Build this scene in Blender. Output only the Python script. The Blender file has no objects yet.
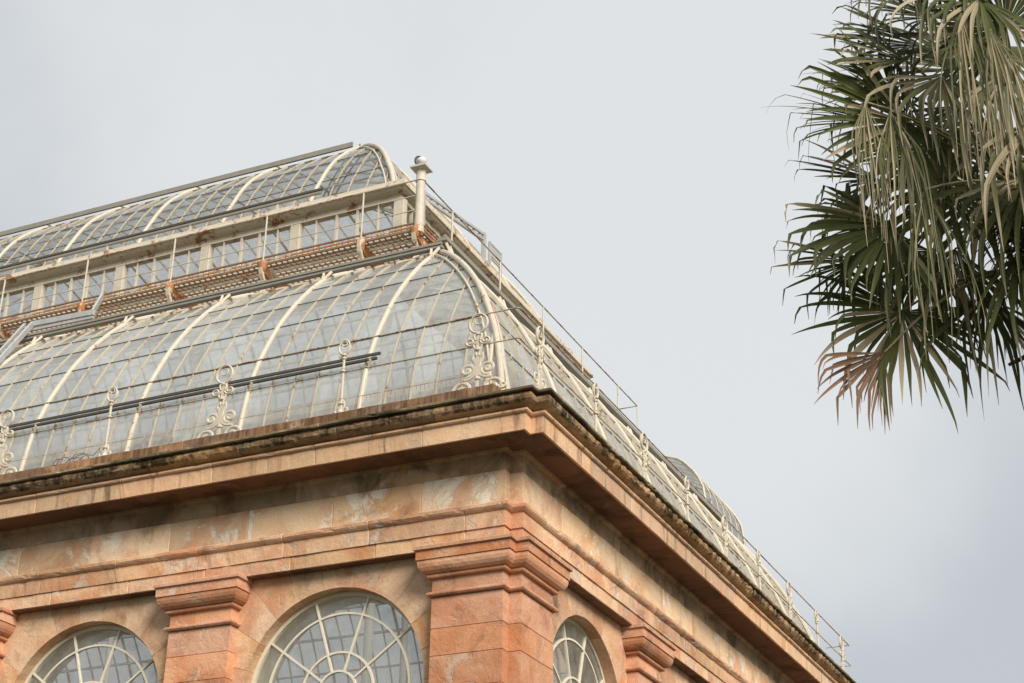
import bpy, bmesh, math, random
from mathutils import Vector, Matrix, noise as mnoise
random.seed(7)
S = bpy.context.scene
COL = S.collection
PI = math.pi
R_ = math.radians

# ------------------------------------------------------------------ helpers
class MB:
    def __init__(s): s.v = []; s.f = []; s.a = []
    def add(s, vs, fs, a=None):
        b = len(s.v); s.v += [tuple(p) for p in vs]; s.f += [tuple(b + i for i in f) for f in fs]
        s.a += (list(a) if a is not None else [0.0] * len(vs))
    def box(s, c0, c1):
        x0, y0, z0 = [min(a, b) for a, b in zip(c0, c1)]; x1, y1, z1 = [max(a, b) for a, b in zip(c0, c1)]
        s.add([(x0,y0,z0),(x1,y0,z0),(x1,y1,z0),(x0,y1,z0),(x0,y0,z1),(x1,y0,z1),(x1,y1,z1),(x0,y1,z1)],
              [(0,3,2,1),(4,5,6,7),(0,1,5,4),(1,2,6,5),(2,3,7,6),(3,0,4,7)])
    def sweep(s, rings, caps=True, closed=True, loop=False):
        n = len(rings[0]); vs = [p for r in rings for p in r]; fs = []
        m = len(rings)
        for i in range(m if loop else m - 1):
            j = (i + 1) % m
            for k in range(n if closed else n - 1):
                l = (k + 1) % n
                fs.append((i*n+k, i*n+l, j*n+l, j*n+k))
        if caps and closed and not loop:
            fs.append(tuple(range(n))[::-1]); fs.append(tuple((m-1)*n + k for k in range(n)))
        s.add(vs, fs)
    def tube(s, pts, r, n=6, ry=None, loop=False):
        pts = [Vector(p) for p in pts]; rings = []; m = len(pts)
        up0 = None
        for i, p in enumerate(pts):
            if loop: d = pts[(i+1) % m] - pts[i-1]
            else: d = pts[min(i+1, m-1)] - pts[max(i-1, 0)]
            d = d.normalized() if d.length > 1e-9 else Vector((0,0,1))
            if up0 is None:
                up0 = Vector((0,0,1)) if abs(d.z) < .9 else Vector((0,1,0))
            a = d.cross(up0)
            if a.length < 1e-4: a = d.cross(Vector((1,.3,.2)))
            a.normalize(); b = a.cross(d).normalized(); up0 = b
            rr = r(i / max(1, m-1)) if callable(r) else r
            r2 = rr if ry is None else ry
            rings.append([p + a*(rr*math.cos(2*PI*k/n + PI/n)) + b*(r2*math.sin(2*PI*k/n + PI/n)) for k in range(n)])
        s.sweep(rings, loop=loop)
    def beam(s, p, q, w, h, up=(0,0,1)):
        p = Vector(p); q = Vector(q); d = (q-p).normalized(); u = Vector(up)
        a = d.cross(u)
        if a.length < 1e-3: a = d.cross(Vector((1,0,0)))
        a.normalize(); b = a.cross(d)
        f = lambda o: [o + a*w/2 + b*h/2, o - a*w/2 + b*h/2, o - a*w/2 - b*h/2, o + a*w/2 - b*h/2]
        s.sweep([f(p), f(q)])
    def lathe(s, c, prof, n=16, axis='z'):
        rings = []
        for r, z in prof:
            rings.append([(c[0]+r*math.cos(2*PI*k/n), c[1]+r*math.sin(2*PI*k/n), c[2]+z) for k in range(n)])
        s.sweep(rings)

def obj(name, mb, mat, parent=None, smooth=False, fixn=True, bevel=0, attr=None):
    me = bpy.data.meshes.new(name); me.from_pydata(mb.v, [], mb.f)
    if attr:
        at = me.attributes.new(attr, 'FLOAT', 'POINT'); at.data.foreach_set('value', mb.a)
    bm = bmesh.new(); bm.from_mesh(me)
    if fixn: bmesh.ops.recalc_face_normals(bm, faces=bm.faces[:])
    if bevel: bmesh.ops.bevel(bm, geom=bm.edges[:], offset=bevel, segments=1, affect='EDGES', clamp_overlap=True)
    bm.to_mesh(me); bm.free()
    if smooth:
        for p in me.polygons: p.use_smooth = True
        try: me.set_sharp_from_angle(angle=R_(35))
        except Exception: pass
    me.materials.append(mat)
    o = bpy.data.objects.new(name, me); COL.objects.link(o)
    if parent: o.parent = parent
    return o
def empty(name, loc=(0,0,0)):
    o = bpy.data.objects.new(name, None); COL.objects.link(o); o.location = loc; o.empty_display_size = .3; return o
def tag(o, label, cat, group=None):
    o['label'] = label; o['category'] = cat
    if group: o['group'] = group
def copy_tree(o, parent):
    c = o.copy(); COL.objects.link(c); c.parent = parent
    for ch in list(o.children): copy_tree(ch, c)
    return c

# ------------------------------------------------------------------ materials
class NT:
    def __init__(s, name):
        s.m = bpy.data.materials.new(name); s.m.use_nodes = True; s.t = s.m.node_tree; s.t.nodes.clear()
        s.out = s.n('ShaderNodeOutputMaterial')
        s.geo = s.n('ShaderNodeNewGeometry')
    def n(s, t, **k):
        x = s.t.nodes.new(t)
        for a, b in k.items(): setattr(x, a, b)
        return x
    def l(s, a, b): s.t.links.new(a, b)
    def noise(s, scale, detail=5, rough=.6, vec=None, dist=0.0, stretch=None):
        x = s.n('ShaderNodeTexNoise'); x.inputs['Scale'].default_value = scale; x.inputs['Detail'].default_value = detail
        x.inputs['Roughness'].default_value = rough; x.inputs['Distortion'].default_value = dist
        v = vec or s.geo.outputs['Position']
        if stretch:
            mp = s.n('ShaderNodeMapping'); mp.inputs['Scale'].default_value = stretch; s.l(v, mp.inputs['Vector']); v = mp.outputs[0]
        s.l(v, x.inputs['Vector']); return x.outputs['Fac']
    def ramp(s, f, p0, p1, a=0, b=1):
        x = s.n('ShaderNodeMapRange'); x.inputs['From Min'].default_value = p0; x.inputs['From Max'].default_value = p1
        x.inputs['To Min'].default_value = a; x.inputs['To Max'].default_value = b; x.interpolation_type = 'SMOOTHSTEP'
        s.l(f, x.inputs['Value']); return x.outputs[0]
    def mul(s, a, b, op='MULTIPLY'):
        x = s.n('ShaderNodeMath', operation=op)
        for i, q in enumerate((a, b)):
            if isinstance(q, (int, float)): x.inputs[i].default_value = q
            else: s.l(q, x.inputs[i])
        return x.outputs[0]
    def mix(s, f, a, b, bt='MIX'):
        x = s.n('ShaderNodeMix', data_type='RGBA', blend_type=bt)
        for i, q in ((0, f), (6, a), (7, b)):
            if isinstance(q, (int, float)): x.inputs[i].default_value = q
            elif isinstance(q, tuple): x.inputs[i].default_value = (*q, 1)
            else: s.l(q, x.inputs[i])
        return x.outputs[2]
    def bsdf(s, col, rough=.8, spec=.3, bump=None, bs=.3, bd=.02, metal=0):
        b = s.n('ShaderNodeBsdfPrincipled')
        if isinstance(col, tuple): b.inputs['Base Color'].default_value = (*col, 1)
        else: s.l(col, b.inputs['Base Color'])
        b.inputs['Roughness'].default_value = rough; b.inputs['Specular IOR Level'].default_value = spec; b.inputs['Metallic'].default_value = metal
        if bump is not None:
            bp = s.n('ShaderNodeBump'); bp.inputs['Strength'].default_value = bs; bp.inputs['Distance'].default_value = bd
            s.l(bump, bp.inputs['Height']); s.l(bp.outputs[0], b.inputs['Normal'])
        s.l(b.outputs[0], s.out.inputs['Surface']); return b

def stone(name, base, alt, pale=(.62,.53,.43), pale_amt=.3, dark=(.05,.035,.025), dark_amt=0.0, streak=0.0, islvar=.18, bump=.5, stain_scale=1.0, red=(.44,.15,.065), red_amt=.0, pth=.545):
    t = NT(name)
    rnd = t.geo.outputs['Random Per Island']
    wn = t.n('ShaderNodeTexWhiteNoise', noise_dimensions='1D'); t.l(t.mul(rnd, 173.3), wn.inputs['W'])
    so = t.n('ShaderNodeVectorMath', operation='SCALE'); t.l(wn.outputs['Color'], so.inputs[0]); so.inputs['Scale'].default_value = 40.0
    av = t.n('ShaderNodeVectorMath', operation='ADD'); t.l(so.outputs[0], av.inputs[0]); t.l(t.geo.outputs['Position'], av.inputs[1]); bv = av.outputs[0]
    n1 = t.noise(1.1, 6, .62, dist=.6, vec=bv); c = t.mix(t.ramp(n1, .38, .62), base, alt)
    if red_amt:
        nr = t.noise(.8, 5, .62, dist=.8, vec=bv); c = t.mix(t.mul(t.ramp(nr, .44, .62), red_amt), c, red)
    # bedding bands of the sandstone
    nb = t.noise(1.0, 4, .6, stretch=(.8,.8,9), vec=bv); c = t.mix(t.mul(t.ramp(nb, .35, .75), .28), c, tuple(x*.72 for x in base))
    # flaked pale patches with a crisp outline
    n2 = t.noise(1.7, 8, .68, dist=1.1, vec=bv); n2b = t.noise(.8, 2, .5, vec=bv)
    pm = t.mul(t.ramp(n2, pth, pth+.075), t.ramp(n2b, pth-.11, pth+.05)); c = t.mix(t.mul(pm, pale_amt), c, pale)
    # per block tone
    hv = t.n('ShaderNodeHueSaturation'); t.l(c, hv.inputs['Color']); t.l(t.ramp(rnd, 0, 1, 1-islvar, 1+islvar), hv.inputs['Value'])
    sat = t.mul(rnd, 7.31); sat = t.n('ShaderNodeMath', operation='FRACT'); t.l(t.mul(rnd, 7.31), sat.inputs[0]); t.l(t.ramp(sat.outputs[0], 0, 1, .92, 1.06), hv.inputs['Saturation'])
    c = hv.outputs[0]
    n3 = t.noise(38, 3, .7); c = t.mix(.35, c, t.mix(t.ramp(n3, .25, .75), (.55,.5,.46), (1.25,1.22,1.2)), 'MULTIPLY')
    if dark_amt:
        nd = t.noise(1.3*stain_scale, 7, .68, dist=.5)
        dm = t.ramp(nd, .56-.28*dark_amt, .80-.22*dark_amt)
        if streak:
            ns = t.noise(1.0, 5, .65, stretch=(9*stain_scale,9*stain_scale,.5))
            sxyz = t.n('ShaderNodeSeparateXYZ'); t.l(t.geo.outputs['True Normal'], sxyz.inputs[0]); vert = t.ramp(t.mul(sxyz.outputs[2], sxyz.outputs[2]), .5, .9, 1, .1)
            dm = t.mul(t.mix(streak, dm, t.mul(t.ramp(ns, .57-.24*dark_amt, .76-.24*dark_amt), t.ramp(nd, .3, .55))), vert)
        c = t.mix(t.mul(dm, .95), c, dark)
    nbm = t.noise(14, 6, .65); nbig = t.noise(2.2, 5, .6, dist=.8, vec=bv)
    h = t.mul(t.mul(nbm, .35), t.mul(nbig, .9), 'ADD'); h = t.mul(h, t.mul(pm, -.25), 'ADD')
    t.bsdf(c, .92, .15, h, bump, .03)
    return t.m

def paint(name, col=(.70,.64,.53), rust=.2, rcol=(.31,.14,.065), grime=.35, rough=.55):
    t = NT(name)
    n = t.noise(2.3, 6, .7, dist=.4); n2 = t.noise(9, 5, .7)
    c = t.mix(t.mul(t.ramp(n2, .35, .75), grime), col, tuple(x*.6 for x in col))
    f = t.mul(t.mul(n, .65), t.mul(n2, .35), 'ADD')
    dr = t.noise(1.0, 4, .6, stretch=(7,7,.7)); c = t.mix(t.mul(t.ramp(dr, .5, .72), .45*min(1, rust*2.5)), c, tuple(.5*a+.5*b for a, b in zip(col, (.42,.24,.11)))); c = t.mix(t.ramp(f, .66-.3*rust, .72-.3*rust), c, rcol)
    t.bsdf(c, rough, .35, n2, .25, .006); return t.m

def metal(name, col, rough=.5, var=.3, m=0):
    t = NT(name); n = t.noise(5, 5, .65)
    c = t.mix(t.mul(t.ramp(n, .3, .7), var), col, tuple(x*.55 for x in col)); t.bsdf(c, rough, .4, metal=m); return t.m

def glass(name, tint, film, film_amt, spots=(.2,.21,.2), spot_amt=.3, streak=(3,3,.8), rough=.08, refl=.06, tshare=.4):
    t = NT(name)
    tr = t.n('ShaderNodeBsdfTransparent'); tr.inputs['Color'].default_value = (*tint, 1)
    gl = t.n('ShaderNodeBsdfGlossy'); gl.inputs['Roughness'].default_value = rough; gl.inputs['Color'].default_value = (.9,.92,.95,1)
    df = t.n('ShaderNodeBsdfDiffuse'); tl = t.n('ShaderNodeBsdfTranslucent')
    n = t.noise(1.2, 7, .68, stretch=streak, dist=.5); n2 = t.noise(4.5, 5, .7)
    c = t.mix(t.mul(t.ramp(n, .40, .66), spot_amt), film, spots)
    rnd = t.geo.outputs['Random Per Island']
    hv = t.n('ShaderNodeHueSaturation'); t.l(c, hv.inputs['Color']); t.l(t.ramp(rnd, 0, 1, .80, 1.14), hv.inputs['Value']); c = hv.outputs[0]
    t.l(c, df.inputs['Color']); t.l(c, tl.inputs['Color'])
    m1 = t.n('ShaderNodeMixShader'); m1.inputs[0].default_value = tshare; t.l(df.outputs[0], m1.inputs[1]); t.l(tl.outputs[0], m1.inputs[2])
    m2 = t.n('ShaderNodeMixShader'); t.l(t.ramp(n2, .2, .8, film_amt-.14, film_amt+.14), m2.inputs[0]); t.l(tr.outputs[0], m2.inputs[1]); t.l(m1.outputs[0], m2.inputs[2])
    lw = t.n('ShaderNodeLayerWeight'); lw.inputs['Blend'].default_value = .5
    # every pane sits at a slightly different tilt
    wn = t.n('ShaderNodeTexWhiteNoise', noise_dimensions='1D'); t.l(t.mul(rnd, 91.7), wn.inputs['W'])
    vs = t.n('ShaderNodeVectorMath', operation='SUBTRACT'); t.l(wn.outputs['Color'], vs.inputs[0]); vs.inputs[1].default_value = (.5,.5,.5)
    sc_ = t.n('ShaderNodeVectorMath', operation='SCALE'); t.l(vs.outputs[0], sc_.inputs[0]); sc_.inputs['Scale'].default_value = .16
    va = t.n('ShaderNodeVectorMath', operation='ADD'); t.l(sc_.outputs[0], va.inputs[0]); t.l(t.geo.outputs['Normal'], va.inputs[1])
    bp = t.n('ShaderNodeBump'); bp.inputs['Strength'].default_value = .12; bp.inputs['Distance'].default_value = .02; t.l(va.outputs[0], bp.inputs['Normal'])
    t.l(t.noise(1.6, 2, .5), bp.inputs['Height']); t.l(bp.outputs[0], gl.inputs['Normal'])
    frs = t.ramp(t.mul(lw.outputs['Facing'], 5.0, 'POWER'), 0, 1, refl, 1.0)
    m3 = t.n('ShaderNodeMixShader'); t.l(frs, m3.inputs[0]); t.l(m2.outputs[0], m3.inputs[1]); t.l(gl.outputs[0], m3.inputs[2])
    t.l(m3.outputs[0], t.out.inputs['Surface']); return t.m

M = {}
M['pil'] = stone('sandstone_red', (.63,.32,.185), (.69,.395,.25), pale_amt=.5, dark_amt=.2, islvar=.17, dark=(.22,.10,.055), red_amt=.6, red=(.52,.20,.095), bump=.9)
M['arch'] = stone('sandstone_orange', (.70,.44,.255), (.74,.50,.32), pale_amt=.75, dark_amt=.2, islvar=.15, dark=(.27,.14,.075), red_amt=.75, red=(.58,.25,.125), bump=.9, pth=.53)
M['frz'] = stone('sandstone_tan', (.73,.50,.305), (.77,.57,.38), pth=.51, pale_amt=.85, pale=(.80,.73,.61), dark_amt=.22, islvar=.19, dark=(.30,.18,.10), red_amt=.65, red=(.60,.29,.15), bump=.8)
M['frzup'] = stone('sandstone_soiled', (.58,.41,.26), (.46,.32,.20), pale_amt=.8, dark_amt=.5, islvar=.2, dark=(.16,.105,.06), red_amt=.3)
M['wall'] = stone('sandstone_wall', (.69,.43,.25), (.73,.50,.315), pale_amt=.5, dark_amt=.2, islvar=.07, dark=(.28,.155,.08), red_amt=.75, red=(.57,.255,.13), bump=.8)
M['cor'] = stone('sandstone_corona', (.73,.51,.33), (.69,.44,.265), pale_amt=.5, dark_amt=.22, streak=.85, islvar=.14, dark=(.13,.075,.045), stain_scale=.8, red_amt=.3, red=(.60,.30,.16))
M['sof'] = stone('sandstone_red_shaded', (.23,.13,.085), (.19,.115,.075), pale_amt=.1, dark_amt=.4, islvar=.2, dark=(.075,.05,.035), red_amt=.5, red=(.24,.11,.06))  # red underside stone, darkened so the shade below the mouldings sits in its colour
M['cym'] = stone('sandstone_crusted', (.62,.40,.21), (.42,.255,.13), pale_amt=.9, pale=(.64,.47,.28), dark_amt=.82, streak=.45, islvar=.25, dark=(.026,.020,.013), bump=1.4, stain_scale=1.5, pth=.53)
M['lip'] = stone('sandstone_mossy', (.30,.225,.135), (.22,.18,.11), pale_amt=.35, dark_amt=.5, islvar=.2, dark=(.045,.04,.025), pth=.53)
M['blk'] = stone('sandstone_coping', (.44,.25,.135), (.31,.18,.10), pale_amt=.5, dark_amt=.72, streak=.55, islvar=.22, dark=(.10,.06,.038), pth=.52)
M['white'] = paint('cream_paint', (.62,.56,.45), rust=.26)
M['whiter'] = paint('cream_paint_rusty', (.65,.575,.45), rust=.42)
M['bar'] = paint('weathered_glazing_bar', (.52,.46,.35), rust=.36, rcol=(.24,.14,.07), grime=.6)
M['rail'] = paint('weathered_rail_paint', (.50,.44,.34), rust=.55, rcol=(.26,.12,.05))
M['rust'] = paint('rusted_iron', (.66,.50,.34), rust=.78, rcol=(.42,.17,.065))
M['grate'] = paint('rusted_grating', (.24,.15,.085), rust=.45, rcol=(.36,.16,.06))
M['frame'] = paint('cream_window_paint', (.76,.69,.55), rust=.08)
M['grey'] = metal('grey_weathered_bar', (.30,.275,.23), .6)
M['darkbar'] = metal('dark_iron', (.085,.08,.065), .6)
M['alu'] = metal('dull_aluminium', (.46,.46,.45), .45, .35)
M['joint'] = metal('glass_lap_seal', (.10,.10,.09), .7)
M['glo'] = glass('whitewashed_roof_glass', (.93,.95,.94), (.80,.825,.795), 0.58, (.60,.615,.60), .55, tshare=.42, refl=.10)
M['gup'] = glass('grimy_upper_glass', (.95,.96,.95), (.31,.32,.305), .38, (.13,.135,.125), .85, streak=(3,3,3), tshare=.35)
M['gcl'] = glass('clear_glass', (.97,.98,.98), (.7,.73,.72), .14, (.4,.4,.38), .4)
M['gwin'] = glass('window_glass', (.95,.97,.96), (.7,.71,.67), .26, (.5,.5,.46), .5)
M['lining'] = paint('olive_cream_plaster', (.52,.49,.37), rust=0)
M['inwhite'] = paint('interior_paint', (.68,.68,.64), rust=.0)
M['red'] = metal('red_webbing', (.55,.13,.09), .8)
M['wire'] = metal('brown_wire', (.16,.10,.06), .7)
M['blackr'] = metal('black_rubber', (.035,.035,.035), .6)
M['lampw'] = metal('white_fitting', (.75,.74,.74), .4)

# ------------------------------------------------------------------ dimensions
LX, WD, N = 29.44, 20.3, .2
BAY = 4.64; HB = BAY/2
def fac(s, u, o, z):
    if s == 'L': return (-u, -o, z)
    if s == 'R': return (o, u, z)
    if s == 'B': return (-u, WD+o, z)
    return (-LX-o, u, z)
LEN = dict(L=LX, R=WD, B=LX, F=WD)

house = empty('glasshouse')
tag(house, 'tall two-tier palm house of red sandstone with curved white-ribbed glass roofs and rusty deck', 'greenhouse')

# ------------------------------------------------------------------ stone entablature
def shrink(prof, e):
    cx = sum(p[0] for p in prof)/len(prof); cz = sum(p[1] for p in prof)/len(prof); r = []
    for o, z in prof:
        d = math.hypot(o-cx, z-cz); r.append((o+(cx-o)/d*e, z+(cz-z)/d*e))
    return r
def wear(P, u, seed, amp, carve=0):
    # hand-cut and weather-worn arrises: small drift along the run and occasional chips
    r = []; omax = max(p[0] for p in P)
    for k, (o, z) in enumerate(P):
        if o > -.3:
            q = Vector((u*2.3, k*3.1+seed, seed*1.7)); d = mnoise.noise(q)*amp + mnoise.noise(q*4.3)*amp*.6
            c = max(0, mnoise.noise(Vector((u*5.1, k*7.7, seed*2.9)))-.38)*amp*9 if o > omax-.12 else 0
            if carve and o > .62:
                ph = u/.27 + (z-11.43)*2.2; d += carve*(abs(math.sin(PI*ph))-.6)*(.55+.9*mnoise.noise(Vector((u*.9, 3, seed)))+.5)
            r.append((o + d - c, z + mnoise.noise(q + Vector((9,4,2)))*amp*.45))
        else: r.append((o, z))
    return r
def course(mb, prof, s, brk, e=.012, w=.016, amp=.004, seed=0, carve=0):
    sp = shrink(prof, e)
    for a, b in zip(brk, brk[1:]):
        q = lambda u, P: [fac(s, u, o, z) for o, z in P]
        ww = min(w, (b-a)*.3); g = .0008; off = random.uniform(-.5, .5)*amp
        n = max(1, int((b-a)/((.03 if carve else .09) if a < 21 else .4)))
        mb.sweep([q(a+g, sp)] + [q(a+ww+(b-a-2*ww)*i/n, [(o+off, z) if o > -.3 else (o, z) for o, z in wear(prof, a+ww+(b-a-2*ww)*i/n, seed+(5 if s == 'R' else 0), amp, carve)]) for i in range(n+1)] + [q(b-g, sp)])
def chain(prof, a, b):
    f = [lambda o, z: fac('L', a, o, z), lambda o, z: (-N+o, -o, z), lambda o, z: (-N+o, N-o, z), lambda o, z: (o, N-o, z), lambda o, z: fac('R', b, o, z)]
    return [[g(o, z) for o, z in prof] for g in f]
def corner(mb, prof, a, b, e=.010, w=.012):
    sp = shrink(prof, e)
    c = chain(prof, a-w, b-w); c0 = chain(sp, a-.0008, b-.0008)
    mb.sweep([c0[0]] + c + [c0[-1]])
def brks(a, step, end, jit=.0):
    r = [a]
    while r[-1] + step*1.4 < end: r.append(r[-1] + step*(1+random.uniform(-jit, jit)))
    r.append(end); return r
PROF = {
 'architrave_lower': ([(-.7,9.67),(0,9.67),(0,9.885),(-.7,9.885)], 'arch', .83, 1.56),
 'architrave': ([(-.7,9.886),(.024,9.886),(.024,10.125),(.045,10.135),(.07,10.16),(.09,10.19),(.092,10.235),(.03,10.27),(-.7,10.27)], 'arch', .83, 1.56),
 'frieze': ([(-.7,10.271),(0,10.271),(0,10.768),(-.7,10.768)], 'frz', 1.6, 1.57),
 'upper_frieze': ([(-.7,10.77),(.002,10.77),(.002,11.04),(.05,11.06),(.07,11.10),(-.7,11.10)], 'frzup', .80, 1.58),
 'architrave_soffit': ([(-.26,9.656),(-.006,9.656),(-.006,9.6695),(-.26,9.6695)], 'sof', .83, 1.56),  # thin slab added below the architrave; its dark colour stands in for shade
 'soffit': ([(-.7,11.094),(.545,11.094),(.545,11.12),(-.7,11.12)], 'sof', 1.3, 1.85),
 'corona': ([(-.7,11.121),(.55,11.121),(.55,11.088),(.588,11.088),(.596,11.352),(.63,11.358),(.645,11.375),(.645,11.405),(.60,11.425),(-.7,11.43)], 'cor', 1.3, 1.85),
 'cymatium': ([(-.7,11.431),(.60,11.431),(.66,11.442),(.715,11.468),(.75,11.505),(.765,11.548),(.758,11.59),(.735,11.614),(-.7,11.616)], 'cym', 1.05, 1.7),
 'cornice_lip': ([(-.7,11.617),(.80,11.617),(.815,11.628),(.815,11.662),(.795,11.675),(.45,11.72),(-.7,11.72)], 'lip', 1.2, 1.9),
}
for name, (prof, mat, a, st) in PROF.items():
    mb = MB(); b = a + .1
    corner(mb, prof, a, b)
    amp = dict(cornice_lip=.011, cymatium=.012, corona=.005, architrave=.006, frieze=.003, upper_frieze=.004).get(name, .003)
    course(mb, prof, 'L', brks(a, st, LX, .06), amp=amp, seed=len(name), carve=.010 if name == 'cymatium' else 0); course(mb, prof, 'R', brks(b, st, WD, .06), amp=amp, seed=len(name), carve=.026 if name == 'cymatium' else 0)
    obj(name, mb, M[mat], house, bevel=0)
# blocking course under the railing
mb = MB(); pb = [(-.35,11.721),(.45,11.721),(.44,11.985),(.42,11.995),(-.35,11.995)]
course(mb, pb, 'L', brks(.2, 1.15, LX, .1), amp=.012, seed=3); course(mb, pb, 'R', brks(.55, 1.15, WD, .1), amp=.012, seed=4)
obj('blocking_course', mb, M['blk'], house)

# walls: one mesh per bay, voussoirs and jamb blocks
UC0, ARZ, AR = 3.12, 7.78, 1.57
def wall_bay(s, uc, zb=2.2):
    mb = MB(); o0, o1 = -.2, -.95; hw = 1.80; zt = 9.69
    def bound(a):
        c, si = math.cos(a), math.sin(a); t = 1e9
        if abs(c) > 1e-6: t = min(t, hw/abs(c))
        if si > 1e-6: t = min(t, (zt-ARZ)/si)
        return t
    nv = 11
    def prism(poly):
        cx = sum(p[0] for p in poly)/len(poly); cz = sum(p[1] for p in poly)/len(poly)
        def ins(e): return [(x+(cx-x)/max(1e-6, math.hypot(x-cx, z-cz))*e, z+(cz-z)/max(1e-6, math.hypot(x-cx, z-cz))*e) for x, z in poly]
        q = lambda P, o: [fac(s, uc+x, o, z) for x, z in P]
        mb.sweep([q(ins(.007), o0), q(ins(.002), o0-.006), q(ins(.003), o1)])
    corners = [math.atan2(zt-ARZ, hw), PI-math.atan2(zt-ARZ, hw)]
    for i in range(nv):
        a0, a1 = PI*i/nv, PI*(i+1)/nv
        arc = [(AR*math.cos(a0+(a1-a0)*k/5), ARZ+AR*math.sin(a0+(a1-a0)*k/5)) for k in range(6)]
        outer = [a1] + [c for c in corners[::-1] if a0 < c < a1] + [a0]
        ob = [(bound(a)*math.cos(a), ARZ+bound(a)*math.sin(a)) for a in outer]
        prism(arc + ob)
    z = ARZ; k = 0
    while z > zb+.1:
        h = min(.62, z-zb)
        for sg in (-1, 1): prism([(sg*AR, z-h), (sg*hw, z-h), (sg*hw, z), (sg*AR, z)])
        z -= h
    for i in range(3):
        zz = zb*(i+1)/3; prism([(-hw, zb*i/3), (hw, zb*i/3), (hw, zz), (-hw, zz)])
    return mb
# window (local: outward = +Y, centre of arch at origin)
def arcband(mb, r0, r1, y0, y1, a0=0, a1=PI, n=40):
    rings = []
    for k in range(n+1):
        a = a0+(a1-a0)*k/n; c, s_ = math.cos(a), math.sin(a)
        rings.append([(r0*c, y0, r0*s_), (r1*c, y0, r1*s_), (r1*c, y1, r1*s_), (r0*c, y1, r0*s_)])
    mb.sweep(rings)
def make_window(parent):
    f = MB(); dz = 5.55
    arcband(f, 1.505, 1.568, -.47, -.40)
    for sg in (-1, 1): f.box((sg*1.505, -.47, -dz), (sg*1.568, -.40, 0))
    f.box((-1.568, -.47, -dz-.09), (1.568, -.375, -dz))
    fr = obj('window_frame', f, M['frame'], parent)
    lv = MB(); arcband(lv, 1.555, 1.567, -.99, -.475)
    for sg in (-1, 1): lv.box((sg*1.555, -.99, -dz), (sg*1.567, -.475, 0))
    obj('window_reveal', lv, M['lining'], fr)
    b = MB(); y0, y1 = -.44, -.395; w = .016
    for r in (1.225, .62, .333): arcband(b, r-w, r+w, y0+.001, y1-.001)
    for k in range(1, 5):
        a = PI*k/5; c, s_ = math.cos(a), math.sin(a)
        b.beam((.345*c, (y0+y1)/2, .345*s_), (1.505*c, (y0+y1)/2, 1.505*s_), .03, y1-y0, up=(0,1,0))
    b.box((-1.48, y0, -.05), (1.48, y1, 0))
    for x in (-.9, -.3, .3, .9): b.box((x-.02, y0+.002, -dz), (x+.02, y1-.002, -.05))
    for z in (-1.0, -2.0, -3.0, -4.0, -5.0): b.box((-1.48, y0+.003, z-.02), (1.48, y1-.003, z+.02))
    obj('glazing_bars', b, M['frame'], fr)
    g = MB(); pts = [(1.48*math.cos(PI*k/40), -.418, 1.48*math.sin(PI*k/40)) for k in range(41)] + [(-1.48,-.418,-dz), (1.48,-.418,-dz)]
    g.add(pts, [tuple(range(len(pts)))]); obj('pane', g, M['gwin'], fr, fixn=False)
    return fr
win0 = make_window(house)
first = True
ROT = dict(L=PI, R=-PI/2)
for s, nb in (('L', 6), ('R', 4)):
    sc = 1.0 if s == 'L' else (WD-1.6)/(BAY*4)
    for k in range(nb):
        uc = .8 + BAY*sc*(k+.5)
        obj('wall', wall_bay(s, uc), M['wall'], house)
        w = win0 if first else copy_tree(win0, house); first = False
        w.location = fac(s, uc, 0, ARZ); w.rotation_euler = (0, 0, ROT[s])
# plain far walls and inner faces
mb = MB(); mb.box((-LX, WD-.8, 0), (-.3, WD-.1, 11.9)); mb.box((-LX+.1, .9, 0), (-LX+.8, WD-.9, 11.9))
obj('far_wall', mb, M['wall'], house)

# pilasters
def pil_chain(kind, s, u0, u1, prof):
    R = []
    if kind == 'mid':
        f = [lambda o, z: fac(s, u0-o, -.22, z), lambda o, z: fac(s, u0-o, o, z), lambda o, z: fac(s, u1+o, o, z), lambda o, z: fac(s, u1+o, -.22, z)]
    else:
        f = [lambda o, z: fac('L', u1+o, -.22, z), lambda o, z: fac('L', u1+o, o, z), lambda o, z: (-N+o, -o, z), lambda o, z: (-N+o, N-o, z), lambda o, z: (o, N-o, z),
             lambda o, z: fac('R', u1+o, o, z), lambda o, z: fac('R', u1+o, -.22, z)]
    return f
def band(mb, chainf, prof):
    # solid ring following the chain; prof = outer outline bottom->top of (offset, z)
    rings = [[f(o, z) for o, z in prof] for f in chainf]
    n = len(prof); m = len(rings); b = [p for r in rings for p in r]; fs = []
    for i in range(m-1):
        for k in range(n-1): fs.append((i*n+k, i*n+k+1, (i+1)*n+k+1, (i+1)*n+k))
    fs.append(tuple(i*n for i in range(m))[::-1]); fs.append(tuple(i*n+n-1 for i in range(m)))
    fs.append(tuple(range(n))); fs.append(tuple((m-1)*n+k for k in range(n))[::-1])
    # back closure
    fs.append((0, (m-1)*n, (m-1)*n+n-1, n-1)) if m == 4 else None
    mb.add(b, fs)
CAP = [
 [(-.008,8.93),(.045,8.935),(.062,8.955),(.062,8.98),(.04,8.995),(.0,9.005)],
 [(-.004,9.006),(-.004,9.205)],
 [(-.002,9.206),(.05,9.21),(.06,9.225),(.06,9.25),(.045,9.262)],
 [(.04,9.263),(.085,9.275),(.125,9.305),(.155,9.35),(.17,9.40),(.172,9.452)],
 [(.178,9.455),(.19,9.46),(.19,9.595)],
 [(.195,9.598),(.225,9.61),(.225,9.655),(.215,9.668)],
]
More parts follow.
